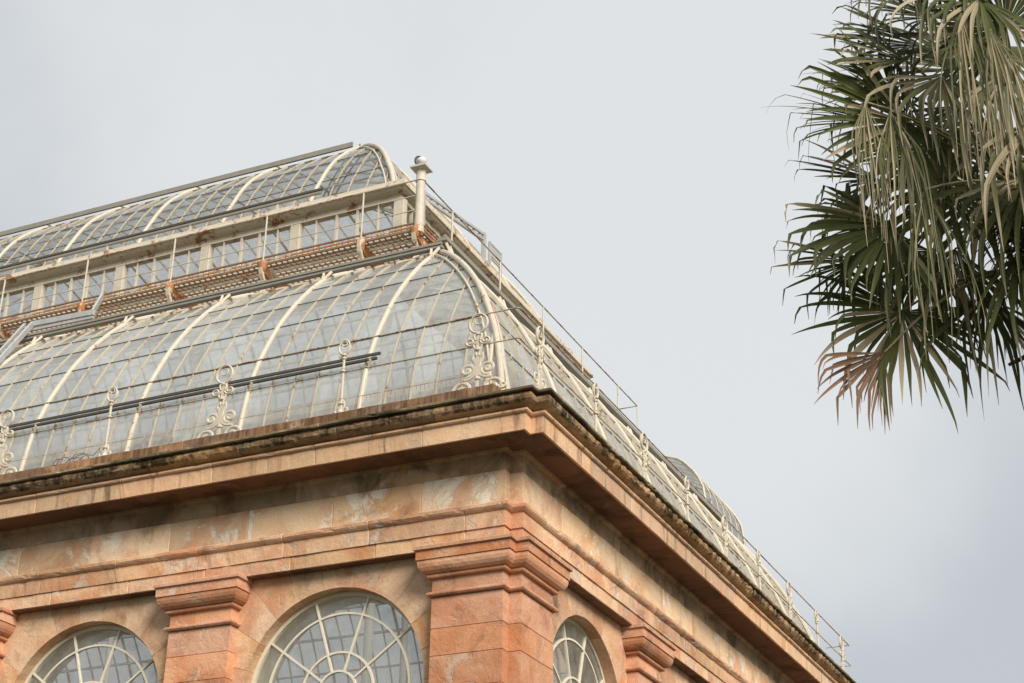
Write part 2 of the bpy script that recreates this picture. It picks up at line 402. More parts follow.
def pilaster(kind, s, u0, u1):
    f = pil_chain(kind, s, u0, u1, None)
    mb = MB(); z = 8.925; k = 0
    while z > .1:
        h = .455*(1+random.uniform(-.12, .12)); zb = max(.0, z-h)
        band(mb, f, [(-.012, zb+.001), (-.003, zb+.010), (-.003, z-.010), (-.012, z-.001)])
        z = zb
    sh = obj('corner_pilaster' if kind != 'mid' else 'pilaster', mb, M['pil'], house)
    c = MB()
    for p in CAP: band(c, f, p)
    obj('capital', c, M['pil'], sh)
pilaster('corner', None, None, 1.36)
for k in range(1, 7): pilaster('mid', 'L', .8+BAY*k-.575, .8+BAY*k+.575)
scR = (WD-1.6)/(BAY*4)
for k in range(1, 5): pilaster('mid', 'R', .8+BAY*scR*k-.575, .8+BAY*scR*k+.575)

# ------------------------------------------------------------------ roofs
P1 = [(.50,12.0),(.56,12.40),(.66,12.95),(.80,13.5),(1.0,14.0),(1.23,14.45),(1.47,14.87),(1.75,15.28),(2.07,15.69),(2.42,16.09),(2.75,16.42),(3.08,16.70),(3.5,16.98),(4.0,17.25),(4.6,17.45),(5.2,17.58)]
P2 = [(5.64,20.2),(5.73,20.5),(5.86,20.82),(6.03,21.13),(6.28,21.58),(6.6,22.03),(6.99,22.45),(7.4,22.82),(7.8,23.11),(8.3,23.36),(9.0,23.56),(9.6,23.66),(10.15,23.7)]
def interp(P, t):
    for (a, za), (b, zb) in zip(P, P[1:]):
        if a <= t <= b: return za + (zb-za)*(t-a)/(b-a)
    return P[-1][1]
def refine(P, n=3):
    # Catmull-Rom through the measured profile
    out = []
    for i in range(len(P)-1):
        p0 = P[max(0, i-1)]; p1 = P[i]; p2 = P[i+1]; p3 = P[min(len(P)-1, i+2)]
        for k in range(n):
            t = k/n
            out.append(tuple(.5*((2*b)+(-a+c)*t+(2*a-5*b+4*c-d)*t*t+(-a+3*b-3*c+d)*t**3) for a, b, c, d in zip(p0, p1, p2, p3)))
    return out + [P[-1]]
Q1, Q2 = refine(P1), refine(P2)
def grid(s):
    L = LEN[s]; step = HB*(scR if s in 'RF' else 1); n = round((L-1.6)/step)
    return [.8 + step*k for k in range(n+1)]
def clip_line(Q, u, L, off):
    pts = []
    for t, z in Q:
        if t <= min(u, L-u) + .001: pts.append((t, z))
        else:
            lim = min(u, L-u)
            if pts and pts[-1][0] < lim-.02: pts.append((lim, interp(Q, lim)))
            break
    return pts
def offs(pts, d):
    # move profile points along their outward normal
    r = []
    for i, (t, z) in enumerate(pts):
        a = pts[max(0, i-1)]; b = pts[min(len(pts)-1, i+1)]; dt, dz = b[0]-a[0], b[1]-a[1]; l = math.hypot(dt, dz) or 1
        r.append((t - dz/l*d, z + dt/l*d))
    return r
def hipline(Q, c, d=0):
    sx, sy = c
    X = lambda t: -t if sx else -LX+t
    Y = lambda t: t if sy == 0 else WD-t
    return [(X(t), Y(t), z) for t, z in offs(Q, d)]
def roof(tier, Q, glassm, ndiv, purl, rr, tmax):
    for s in 'LRBF':
        L = LEN[s]; g = [0] + grid(s) + [L]
        detail = s in 'LR'
        # ribs
        for u in g[1:-1]:
            pts = clip_line(Q, u, L, 0)
            if len(pts) < 4: continue
            mb = MB(); mb.tube([fac(s, u, -t, z) for t, z in offs(pts, .02)], rr, 8)
            obj(tier+'_roof_rib', mb, M['white'], house, smooth=True)
        # glazed bays
        for a, b in zip(g, g[1:]):
            mb = MB(); n = ndiv if b-a > 1.5 else 2
            for i in range(n):
                ua, ub = a+(b-a)*i/n, a+(b-a)*(i+1)/n
                # panes lapped like tiles between the purlin lines
                cuts = [0] + purl + [len(Q)-1]
                for c0, c1 in zip(cuts, cuts[1:]):
                    vs = []; fs = []
                    for t, z in Q[c0:c1+1]:
                        lo = max(ua, t); hi = min(ub, L-t)
                        if hi-lo < .004: break
                        vs += [fac(s, lo, -t, z), fac(s, hi, -t, z)]
                    m = len(vs)//2
                    if m < 2: continue
                    fs = [(2*k, 2*k+1, 2*k+3, 2*k+2) for k in range(m-1)]
                    mb.add(vs, fs)
            if not mb.f: continue
            bay = obj(tier+'_roof_glazing', mb, glassm, house, fixn=True, smooth=False)
            for p in bay.data.polygons: p.use_smooth = True
            bb = MB()
            for i in range(1, n):
                u = a+(b-a)*i/n; pts = clip_line(Q, u, L, 0)
                if len(pts) < 4: continue
                pts = offs(pts, .012)
                rings = [[fac(s, u-.008, -t, z) , fac(s, u+.008, -t, z), fac(s, u+.008, -t2, z2), fac(s, u-.008, -t2, z2)] for (t, z), (t2, z2) in zip(offs(pts, .016), offs(pts, -.05))]
                bb.sweep(rings)
            if bb.f: obj('glazing_bar', bb, M['bar'], bay)
        # purlins: thin outer lap line and inner pipe
        mo = MB(); mi = MB()
        for pi_ in purl:
            t, z = offs(Q, .012)[pi_]; mo.tube([fac(s, t+.02, -t, z), fac(s, L-t-.02, -t, z)], .009, 5)
            t, z = offs(Q, -.16)[pi_]; mi.tube([fac(s, t, -t, z), fac(s, L-t, -t, z)], .03, 6)
        o = obj(tier+'_roof_purlin', mo, M['joint'], house)
        obj('inner_purlin', mi, M['inwhite'], o)
    for c in ((1,0), (1,1), (0,0), (0,1)):
        mb = MB(); mb.tube(hipline(Q, c, .035), rr*1.2, 10)
        o = obj(tier+'_roof_hip_rib', mb, M['white'], house, smooth=True)
        h = hipline(Q, c, .02); m2 = MB()
        sx = 1 if c[0] else -1; sy = 1 if c[1] == 0 else -1
        m2.tube([(x-.17*sx, y-.02*sy, z-.0) for x, y, z in h], .022, 6); m2.tube([(x+.02*sx, y+.17*sy, z) for x, y, z in h], .022, 6)
        obj('hip_moulding', m2, M['white'], o, smooth=True)
def idx(Q, z): return min(range(len(Q)), key=lambda i: abs(Q[i][1]-z))
roof('lower', Q1, M['glo'], 5, [idx(Q1, z) for z in (13.25, 14.06, 14.82, 15.62, 16.1)], .043, 5.2)
roof('upper', Q2, M['gup'], 5, [idx(Q2, z) for z in (21.17, 22.03, 22.8)], .045, 10)
# sill of lower roof
mb = MB()
for s in 'LR': mb.sweep([[fac(s, .40, -.40, 11.99), fac(s, .40, -.62, 11.99), fac(s, .40, -.62, 12.06), fac(s, .40, -.40, 12.04)], [fac(s, LEN[s]-.4, -.40, 11.99), fac(s, LEN[s]-.4, -.62, 11.99), fac(s, LEN[s]-.4, -.62, 12.06), fac(s, LEN[s]-.4, -.40, 12.04)]])
obj('roof_sill', mb, M['whiter'], house)

def ringsweep(mb, prof):
    f = [lambda t, z: (-t, t, z), lambda t, z: (-t, WD-t, z), lambda t, z: (-LX+t, WD-t, z), lambda t, z: (-LX+t, t, z)]
    mb.sweep([[g(t, z) for t, z in prof] for g in f], loop=True)
# clerestory base, sill, eave
mb = MB(); ringsweep(mb, [(5.18,17.5),(5.18,18.62),(5.14,18.64),(5.14,18.70),(5.20,18.86),(5.34,18.86),(5.34,17.5)]); obj('clerestory_base', mb, M['white'], house)
mb = MB(); ringsweep(mb, [(5.34,19.60),(5.17,19.60),(5.17,19.73),(5.12,19.745),(5.03,19.755),(5.0,19.79),(4.965,19.80),(4.965,19.86),(4.99,19.90),(5.0,19.97),(5.30,20.04),(5.50,20.16),(5.78,20.2),(5.78,19.9),(5.34,19.75)]); obj('clerestory_eave', mb, M['whiter'], house, bevel=0)
for s in 'LRBF':
    L = LEN[s]; g = [5.22] + [u for u in grid(s) if 5.4 < u < L-5.4] + [L-5.22]
    if abs(g[1]-g[0]) < .6: g.pop(1)
    if abs(g[-1]-g[-2]) < .6: g.pop(-2)
    for a, b in zip(g, g[1:]):
        mb = MB(); vs = [fac(s, a, -5.24, 18.85), fac(s, b, -5.24, 18.85), fac(s, b, -5.24, 19.61), fac(s, a, -5.24, 19.61)]
        mb.add(vs, [(0,1,2,3)]); w = obj('clerestory_window', mb, M['gcl'], house, fixn=False)
        for i, wd in ((1, .022), (2, .05), (3, .05), (4, .022)):
            bb = MB(); u = a+(b-a)*i/5; p = fac(s, u-wd/2, -5.19, 18.86); q = fac(s, u+wd/2, -5.27, 19.6); bb.box(p, q)
            obj('mullion', bb, M['white'], w)
    for u in g[:-1] if s in 'LB' else g[1:-1]:
        mb = MB(); p = fac(s, u-.12, -5.16, 18.70); q = fac(s, u+.12, -5.33, 19.62); mb.box(p, q)
        obj('clerestory_post', mb, M['white'], house, bevel=.008)
# interior columns and ring beam
mb0 = None
for u in [5.44+BAY*k for k in range(5)]:
    for y in (5.26, WD-5.26):
        mb = MB(); mb.lathe((-u, y, 0), [(.2,0),(.2,.3),(.11,.5),(.10,9.0),(.13,9.1),(.09,9.2),(.085,16.6),(.13,16.7),(.16,17.5)], 12)
        obj('interior_column', mb, M['inwhite'], house, smooth=True)

# ------------------------------------------------------------------ deck round the clerestory
mb = MB(); fm = MB()
for s, ln in (('L', LX), ('R', WD)):
    a, b = 4.12, ln-4.12
    for i in range(9):
        t = 4.14+.125*i; mb.beam(fac(s, t, -t, 18.05), fac(s, ln-t, -t, 18.05), .02, .03)
    n = int((b-a)/.135)
    for i in range(n+1):
        u = a+(b-a)*i/n; hi = min(5.14, u if u < ln/2 else ln-u)
        if hi-4.14 > .03: mb.beam(fac(s, u, -4.14, 18.052), fac(s, u, -hi, 18.052), .02, .026)
        if i % 1 == 0: fm.beam(fac(s, u, -4.115, 18.06), fac(s, u, -4.115, 18.2), .026, .012, up=(1,1,0))
    em = MB() if s == 'L' else em; em.beam(fac(s, a, -4.10, 18.115), fac(s, b, -4.10, 18.115), .02, .035)
    fm.beam(fac(s, a, -4.11, 18.045), fac(s, b, -4.11, 18.045), .03, .045)
    fm.beam(fac(s, a, -4.11, 18.205), fac(s, b, -4.11, 18.205), .03, .03)
o = obj('deck_grating', mb, M['grate'], house); obj('deck_edge', fm, M['grate'], house); obj('deck_edge_angle', em, M['rust'], house)
mb = MB()
for s in 'LR': mb.beam(fac(s, 4.4, -4.42, 18.0), fac(s, LEN[s]-4.4, -4.42, 18.0), .045, .05)
obj('deck_stringer', mb, M['whiter'], house)
def bracket(s, u):
    mb = MB()
    q = lambda t, z, du: fac(s, u+du, -t, z)
    mb.sweep([[q(4.06,17.90,-.035), q(4.06,17.90,.035), q(4.06,18.02,.035), q(4.06,18.02,-.035)],
              [q(4.35,17.80,-.035), q(4.35,17.80,.035), q(4.35,18.02,.035), q(4.35,18.02,-.035)],
              [q(5.18,17.62,-.035), q(5.18,17.62,.035), q(5.18,18.02,.035), q(5.18,18.02,-.035)]])
    br = obj('deck_bracket', mb, M['rust'], house, bevel=.006)
    m2 = MB()
    pts = [(4.10,18.02),(4.06,17.92),(4.09,17.80),(4.17,17.68),(4.20,17.52),(4.16,17.36),(4.10,17.24)]
    m2.sweep([[q(t-w, z, -.04), q(t-w, z, .04), q(t+w, z, .04), q(t+w, z, -.04)] for (t, z), w in zip(pts, (.04,.045,.04,.035,.04,.055,.08))])
    obj('bracket_leg', m2, M['whiter'], br)
    k = MB(); k.lathe(fac(s, u, -4.10, 17.99), [(.06,-.12),(.085,-.06),(.10,.03),(.10,.08),(.05,.13)], 10); obj('bracket_boss', k, M['rust'], br)
def stringrail(nm, s, a, b, zs, o, r, mat):
    for z in zs:
        mb = MB(); mb.tube([fac(s, a, o, z), fac(s, b, o, z)], r, 6); obj(nm, mb, mat, house)
for s in 'LR':
    ln = LEN[s]
    us = [u for u in grid(s) if 4.6 < u < ln-4.6]
    for u in us:
        bracket(s, u)
        mb = MB(); mb.tube([fac(s, u, -4.1, 18.05), fac(s, u, -4.1, 19.2)], .02, 6); obj('deck_rail_post', mb, M['white'], house)
    stringrail('deck_handrail', s, 4.1, ln-4.1, (19.2,), -4.1, .017, M['rail'])
    stringrail('deck_rail', s, 4.1, ln-4.1, (18.84, 18.50) if s == 'L' else (), -4.1, .012, M['white'])
bracket('L', 4.2)
mb = MB(); mb.tube([fac('R', WD-4.1, -4.1, 18.05), fac('R', WD-4.1, -4.1, 19.2)], .015, 6); obj('deck_rail_post', mb, M['white'], house)
mb = MB(); mb.tube([fac('R', WD-4.1, -4.1, 19.2), fac('R', WD-4.1, -6.5, 19.2)], .015, 6); obj('deck_handrail', mb, M['rail'], house)
# corner post with a square cap
mb = MB(); c = (-4.15, 4.15, 0)
mb.lathe(c, [(.10,17.98),(.10,18.08),(.095,18.12),(.090,19.16),(.11,19.17),(.11,19.20),(.098,19.22),(.098,19.40),(.11,19.42)], 16)
post = obj('corner_post', mb, M['white'], house, smooth=True)
mb = MB(); mb.sweep([[(c[0]+sx*w, c[1]+sy*w, z) for sx, sy in ((-1,-1),(1,-1),(1,1),(-1,1))] for w, z in ((.10,19.415),(.175,19.45),(.175,19.49),(.06,19.54))]); obj('post_cap', mb, M['white'], post)
# short downpipe stub and elbow at the clerestory corner
mb = MB(); mb.tube([(-4.75,5.3,19.75),(-4.75,5.3,19.5),(-4.78,5.35,19.25),(-4.78,5.4,18.7),(-4.6,5.45,18.2)], .09, 10); obj('downpipe', mb, M['alu'], house, smooth=True)

# maintenance bars
def bar(nm, s, a, b, t, z, w, h, mat, supp=(), sd=.12):
    mb = MB(); mb.beam(fac(s, a, -t, z), fac(s, b, -t, z), w, h)
    o = obj(nm, mb, mat, house)
    return o
for s in 'LR':
    ln = LEN[s]
    e1 = ln-3.08 if s == 'L' else 19.4; zo = 0 if s == 'L' else .17
    o = bar('maintenance_bar', s, 2.98, e1, 2.95, 16.85+zo, .05, .05, M['grey'])
    mb = MB(); mb.beam(fac(s, 2.98, -3.0, 16.79+zo), fac(s, e1, -3.0, 16.79+zo), .11 if s == 'L' else .2, .05 if s == 'L' else .075); obj('bar_flange', mb, M['grey'], o)
    for u in grid(s):
        if 3 < u < ln-3:
            m2 = MB(); m2.beam(fac(s, u-.08, -2.96, 16.76+zo), fac(s, u, -2.80, 16.52), .045, .05); m2.beam(fac(s, u+.08, -2.96, 16.76+zo), fac(s, u, -2.80, 16.52), .045, .05); obj('bar_clip', m2, M['white'], o)
o = bar('access_rail', 'L', 2.82, 27, .64, 13.49, .035, .045, M['darkbar'])
mb = MB(); mb.beam(fac('L', 2.9, -.665, 13.425), fac('L', 27, -.665, 13.425), .05, .04); obj('rail_flange', mb, M['darkbar'], o)
for u in grid('L')[1:-1]:
    m2 = MB(); m2.beam(fac('L', u-.07, -.66, 13.38), fac('L', u-.02, -.80, 13.34), .05, .05); m2.beam(fac('L', u-.11, -.64, 13.42), fac('L', u-.03, -.72, 13.28), .045, .05); obj('rail_bracket', m2, M['white'], o)
o = bar('access_rail', 'L', 7.30, 22, 5.44, 20.52, .05, .05, M['darkbar'])
mb = MB(); mb.beam(fac('L', 7.35, -5.46, 20.455), fac('L', 22, -5.46, 20.455), .06, .05); obj('rail_flange', mb, M['grey'], o)
for u in grid('L')[3:-3]:
    m2 = MB(); m2.beam(fac('L', u, -5.46, 20.46), fac('L', u, -5.72, 20.44), .04, .04); m2.beam(fac('L', u+.7, -5.46, 20.43), fac('L', u+.7, -5.46, 20.12), .04, .03); obj('rail_bracket', m2, M['white'], o)
o = bar('ridge_bar', 'L', 7.95, 21.5, 7.58, 23.14, .05, .13, M['grey'])
for u in grid('L')[3:-3]:
    m2 = MB(); m2.beam(fac('L', u, -7.6, 23.12), fac('L', u, -7.68, 22.98), .05, .05); obj('ridge_bar_clip', m2, M['white'], o)

# ------------------------------------------------------------------ ornate railing on the cornice
def spiral(cx, cz, r0, r1, a0, turns, n=22):
    return [(cx+(r0+(r1-r0)*k/n)*math.cos(a0+2*PI*turns*k/n), 0, cz+(r0+(r1-r0)*k/n)*math.sin(a0+2*PI*turns*k/n)) for k in range(n+1)]
def stanchion_big(parent):
    mb = MB(); T = lambda p, r=.017: mb.tube(p, r, 6, ry=.026)
    for sg in (1, -1):
        m = lambda pts: [(sg*x, y, z) for x, y, z in pts]
        T(m(spiral(.20, .20, .155, .03, -PI/2, 1.6)))
        T(m([(0,0,.10),(.06,0,.045),(.13,0,.035),(.20,0,.045)]))
        T(m([(.36,0,.0),(.26,0,.03),(.14,0,.06),(.0,0,.05)]), .02)
        T(m(spiral(.355,.17,.06,.02, PI*.9, 1.1)), .012)
        T(m(spiral(.145, .52, .115, .02, -PI/2, -1.5)))
        T(m([(.20,0,.355),(.10,0,.37),(.03,0,.42),(.02,0,.56),(.04,0,.70)]))
        T(m([(.02,0,.62),(.07,0,.70),(.06,0,.78),(.02,0,.74)]), .012)
        T(m([(.015,0,.75),(.035,0,.86),(.06,0,.93)]))
        T(m(spiral(.105, 1.0, .075, .02, PI, 1.4)))
        T(m([(.03,0,1.02),(.05,0,1.08),(.045,0,1.13)]))
    mb.tube([(.125*math.cos(2*PI*k/24), 0, 1.31+.165*math.sin(2*PI*k/24)) for k in range(24)], .018, 6, ry=.026, loop=True)
    mb.tube([(.05*math.cos(2*PI*k/12), 0, 1.36+.06*math.sin(2*PI*k/12)) for k in range(12)], .012, 5, loop=True)
    mb.beam((0,0,0), (0,0,1.14), .035, .03, up=(0,1,0))
    for z, r in ((.05,.045),(.36,.04),(.86,.05),(1.13,.035)): mb.lathe((0,0,z-r), [(.3*r,0),(r,.6*r),(r,1.4*r),(.3*r,2*r)], 8)
    mb.box((-.05,-.045,-.02), (.05,.045,.03))
    return obj('ornate_railing_post', mb, M['white'], parent, smooth=True)
def stanchion_small(parent):
    mb = MB(); T = lambda p, r=.014: mb.tube(p, r, 6, ry=.022)
    mb.tube([(.10*math.cos(2*PI*k/20), 0, 1.36+.13*math.sin(2*PI*k/20)) for k in range(20)], .017, 6, ry=.024, loop=True)
    T(spiral(.0, 1.42, .06, .03, 0, 1.0), .010)
    mb.tube([(0,0,0),(0,0,1.24)], .022, 8)
    for z, r in ((.93,.05),(.98,.028),(1.16,.04),(1.22,.05),(.45,.028),(.36,.045)): mb.lathe((0,0,z-r*.6), [(.4*r,0),(r,.4*r),(r,.8*r),(.4*r,1.2*r)], 10)
    for sg in (1, -1):
        m = lambda pts: [(sg*x, y, z) for x, y, z in pts]
        T(m([(.0,0,.10),(.07,0,.03),(.15,0,.0)])); T(m(spiral(.17,.035,.035,.012,-PI/2,1.1)), .011)
        T(m([(.02,0,.17),(.08,0,.19),(.12,0,.24),(.10,0,.28)])); T(m([(.02,0,.25),(.06,0,.31),(.05,0,.38),(.01,0,.42)]), .012)
        T(m([(.02,0,1.17),(.07,0,1.19),(.09,0,1.235)]), .012)
    mb.lathe((0,0,.13), [(.02,0),(.06,.03),(.065,.08),(.03,.13)], 10)
    return obj('slender_railing_post', mb, M['white'], parent, smooth=True)
pb0 = stanchion_big(house); ps0 = stanchion_small(house); ub = us_ = False
for s in 'LR':
    for k, u in enumerate(grid(s)):
        if k % 2 == 0:
            o = pb0 if not ub else copy_tree(pb0, house); ub = True
        else:
            o = ps0 if not us_ else copy_tree(ps0, house); us_ = True
        if k == 0: u -= .10 if s == 'L' else 0; o.scale = (1.25, 1, 1) if s == 'L' else (1,1,1)
        o.location = fac(s, u, 0, 11.995); o.rotation_euler = (0, 0, ROT[s])
for z, r, nm in ((13.45,.014,'handrail'), (12.92,.012,'middle_rail')):
    for pts in ([(-LX,0,z),(-.03,0,z),(0,.03,z),(0,WD,z)],):
        mb = MB(); mb.tube(pts, r, 6); obj(nm, mb, M['rail'], house)
mb = MB(); mb.tube([(0,WD,13.45),(-.6,WD,13.45)], .014, 6); mb.tube([(0,WD,12.92),(-.6,WD,12.92)], .012, 6); obj('handrail_return', mb, M['rail'], house)
mb = MB()
for z in (12.07, 12.2, 12.44): mb.tube([(-LX,.02,z),(-.55,.02,z)], .005, 4)
for i in range(int(2.1/.075)): x = -.95-.075*i; mb.tube([(x,.02,12.0),(x,.02,12.44)], .0035, 4)
for i in range(60): x = -3.3-.46*i; mb.tube([(x,.02,12.0),(x,.02,12.44)], .004, 4)
obj('wire_mesh', mb, M['rail'], house)

# older octagonal glasshouse just showing over the far end
t = empty('octagonal_glasshouse', (-12.0,32,0)); tag(t, 'distant octagonal glass dome showing over the far right end of the railing', 'greenhouse')
DP = [(6.3,14.0),(6.3,17),(6.3,20),(6.28,21.0),(6.2,21.8),(6.0,22.4),(5.75,22.95),(5.3,23.65),(5.0,24.0),(3.9,24.75),(2.5,25.2),(.6,25.5)]
DP = [(r, 24.54+(z-25.5)*.6) for r, z in DP]
oct_ = lambda r, z, a: (.9*r*math.cos(a), .9*r*math.sin(a), z)
mb = MB(); mb.sweep([[oct_(6.4, z, PI/4*k+PI/8) for k in range(8)] for z in (0, 17.2)]); obj('wall', mb, M['wall'], t)
mb = MB(); mb.sweep([[oct_(r, z, PI/4*k+PI/8) for k in range(8)] for r, z in DP], caps=False); obj('roof_glazing', mb, M['gup'], t)
for k in range(8):
    mb = MB(); mb.tube([oct_(r+.02, z, PI/4*k+PI/8) for r, z in DP], .05, 6); rb = obj('roof_hip_rib', mb, M['white'], t)
    for j in range(1, 6):
        m2 = MB(); f = j/6; m2.tube([Vector(oct_(r+.02, z, PI/4*k+PI/8)).lerp(Vector(oct_(r+.02, z, PI/4*k+PI*3/8)), f) for r, z in DP], .018, 5); obj('glazing_bar', m2, M['white'], rb)

# ------------------------------------------------------------------ small things on the building
t = empty('access_gantry', (-12.3, 1.9, 15.6)); tag(t, 'grey aluminium access gantry leaning on the lower glass roof at the far left', 'gantry')
def rel(o, mb): mb.v = [tuple(a-b for a, b in zip(v, o.location)) for v in mb.v]; return mb
mb = MB()
for dx in (0, .34): mb.beam((-12.30+dx*.2-dx*.8, 1.84, 15.68), (-12.95+dx, 3.16, 17.22) if 0 else (-12.72-dx*.6, 3.06, 17.18), .05, .11)
obj('stile', rel(t, mb), M['alu'], t)
mb = MB()
for i in range(6):
    f = (i+.5)/6; p = Vector((-12.30,1.84,15.68)).lerp(Vector((-12.72,3.06,17.18)), f); mb.tube([p, p+Vector((-.204,0,0))], .016, 6)
obj('rung', rel(t, mb), M['alu'], t)
mb = MB(); mb.beam((-12.75,3.1,17.2), (-11.15,3.1,17.15), .06, .12); mb.beam((-12.75,3.1,17.06), (-11.15,3.1,17.03), .05, .05); obj('top_beam', rel(t, mb), M['alu'], t)
mb = MB(); mb.beam((-11.25,3.1,17.05), (-11.55,3.75,17.95), .05, .12); obj('stay', rel(t, mb), M['alu'], t)

t = empty('roof_ladder', (-5.2, 6.2, 20.2)); tag(t, 'pale grey roof ladder with upright end frames on the right-hand clerestory eave', 'ladder')
mb = MB(); mb.beam((-5.2,6.15,20.33), (-5.2,9.2,20.88), .05, .06); mb.beam((-5.2,6.15,20.20), (-5.2,9.2,20.74), .05, .06); mb.beam((-5.35,6.15,20.33), (-5.35,9.2,20.86), .05, .06); obj('stile', rel(t, mb), M['alu'], t)
mb = MB()
for i in range(10):
    y = 6.3+.3*i; z = 20.19+(y-6.15)*.178; mb.beam((-5.2,y,z), (-5.2,y+.02,z+.13), .03, .03); mb.beam((-5.2,y,z+.12), (-5.35,y,z+.12), .03, .03)
obj('rung', rel(t, mb), M['alu'], t)
mb = MB(); mb.box((-5.24,9.12,20.05), (-5.16,9.24,20.9)); obj('end_post', rel(t, mb), M['alu'], t)
mb = MB()
mb.beam((-5.2,9.5,20.85), (-5.2,9.5,20.0), .06, .06); mb.beam((-5.2,10.1,20.85), (-5.2,10.1,20.0), .06, .06); mb.beam((-5.2,9.5,20.83), (-5.2,10.1,20.83), .04, .05); mb.beam((-5.2,9.5,20.45), (-5.2,10.1,20.45), .03, .04)
mb.box((-5.21,9.53,20.5), (-5.19,10.07,20.8)); obj('end_frame', rel(t, mb), M['alu'], t)

mb = MB(); o0 = Vector((-.95,.72,13.2))
pts = [(-.98,1.10,14.15),(-.93,1.03,13.95),(-.86,.98,13.7),(-.78,.95,13.45),(-.72,.92,13.2),(-.66,.90,12.95),(-.62,.86,12.8)]
pts = [(-1.09+.36*f+.02*math.sin(3*f), 1.20-.33*f, 14.35-1.05*f) for f in [k/8 for k in range(9)]]
mb.tube([Vector(p)-o0 for p in pts], lambda f: .008+.018*math.sin(PI*min(1, max(.05, f)))**.5, 6, ry=.01)
st = obj('safety_strap', mb, M['red'], None); st.location = o0; tag(st, 'faded red strap hanging down beside the corner hip rib', 'strap')

t = empty('round_light_fitting', (-4.15,4.15,19.54)); tag(t, 'small round white fitting with dark rim on top of the tall corner post', 'light')
mb = MB(); mb.lathe((0,0,0), [(.03,-.005),(.05,0),(.04,.03),(.02,.04)], 10); obj('base', mb, M['blackr'], t)
mb = MB(); n = 16
mb.lathe((0,0,0), [(.01,.035),(.06,.05),(.092,.09),(.10,.13),(.085,.17),(.05,.20),(.01,.21)], 16); obj('globe', mb, M['lampw'], t, smooth=True)
mb = MB(); mb.tube([(-.02+.105*math.cos(a)*.55-.03, -.02+.105*math.cos(a)*.5, .125+.105*math.sin(a)) for a in [2*PI*k/20 for k in range(20)]], .024, 6, loop=True); obj('rim', mb, M['blackr'], t, smooth=True)

mb = MB(); rnd = random.Random(3)
for k in range(5):
    cx, cz, r = rnd.uniform(-.25,.25), rnd.uniform(-.02,.12), rnd.uniform(.08,.17)
    mb.tube([(cx+r*math.cos(a)*1.3, rnd.uniform(-.02,.02), cz+r*math.sin(a)*.8) for a in [2*PI*j/18 for j in range(int(rnd.uniform(12,19)))]], .006, 4)
mb.tube([(.2,0,.05),(.35,0,.12),(.5,0,.08),(.62,0,.2)], .006, 4)
w = obj('wire_coil', mb, M['wire'], None); w.location = (-8.45,-.06,12.14); tag(w, 'loose brown coil of wire caught on the railing beside a slender post', 'wire')

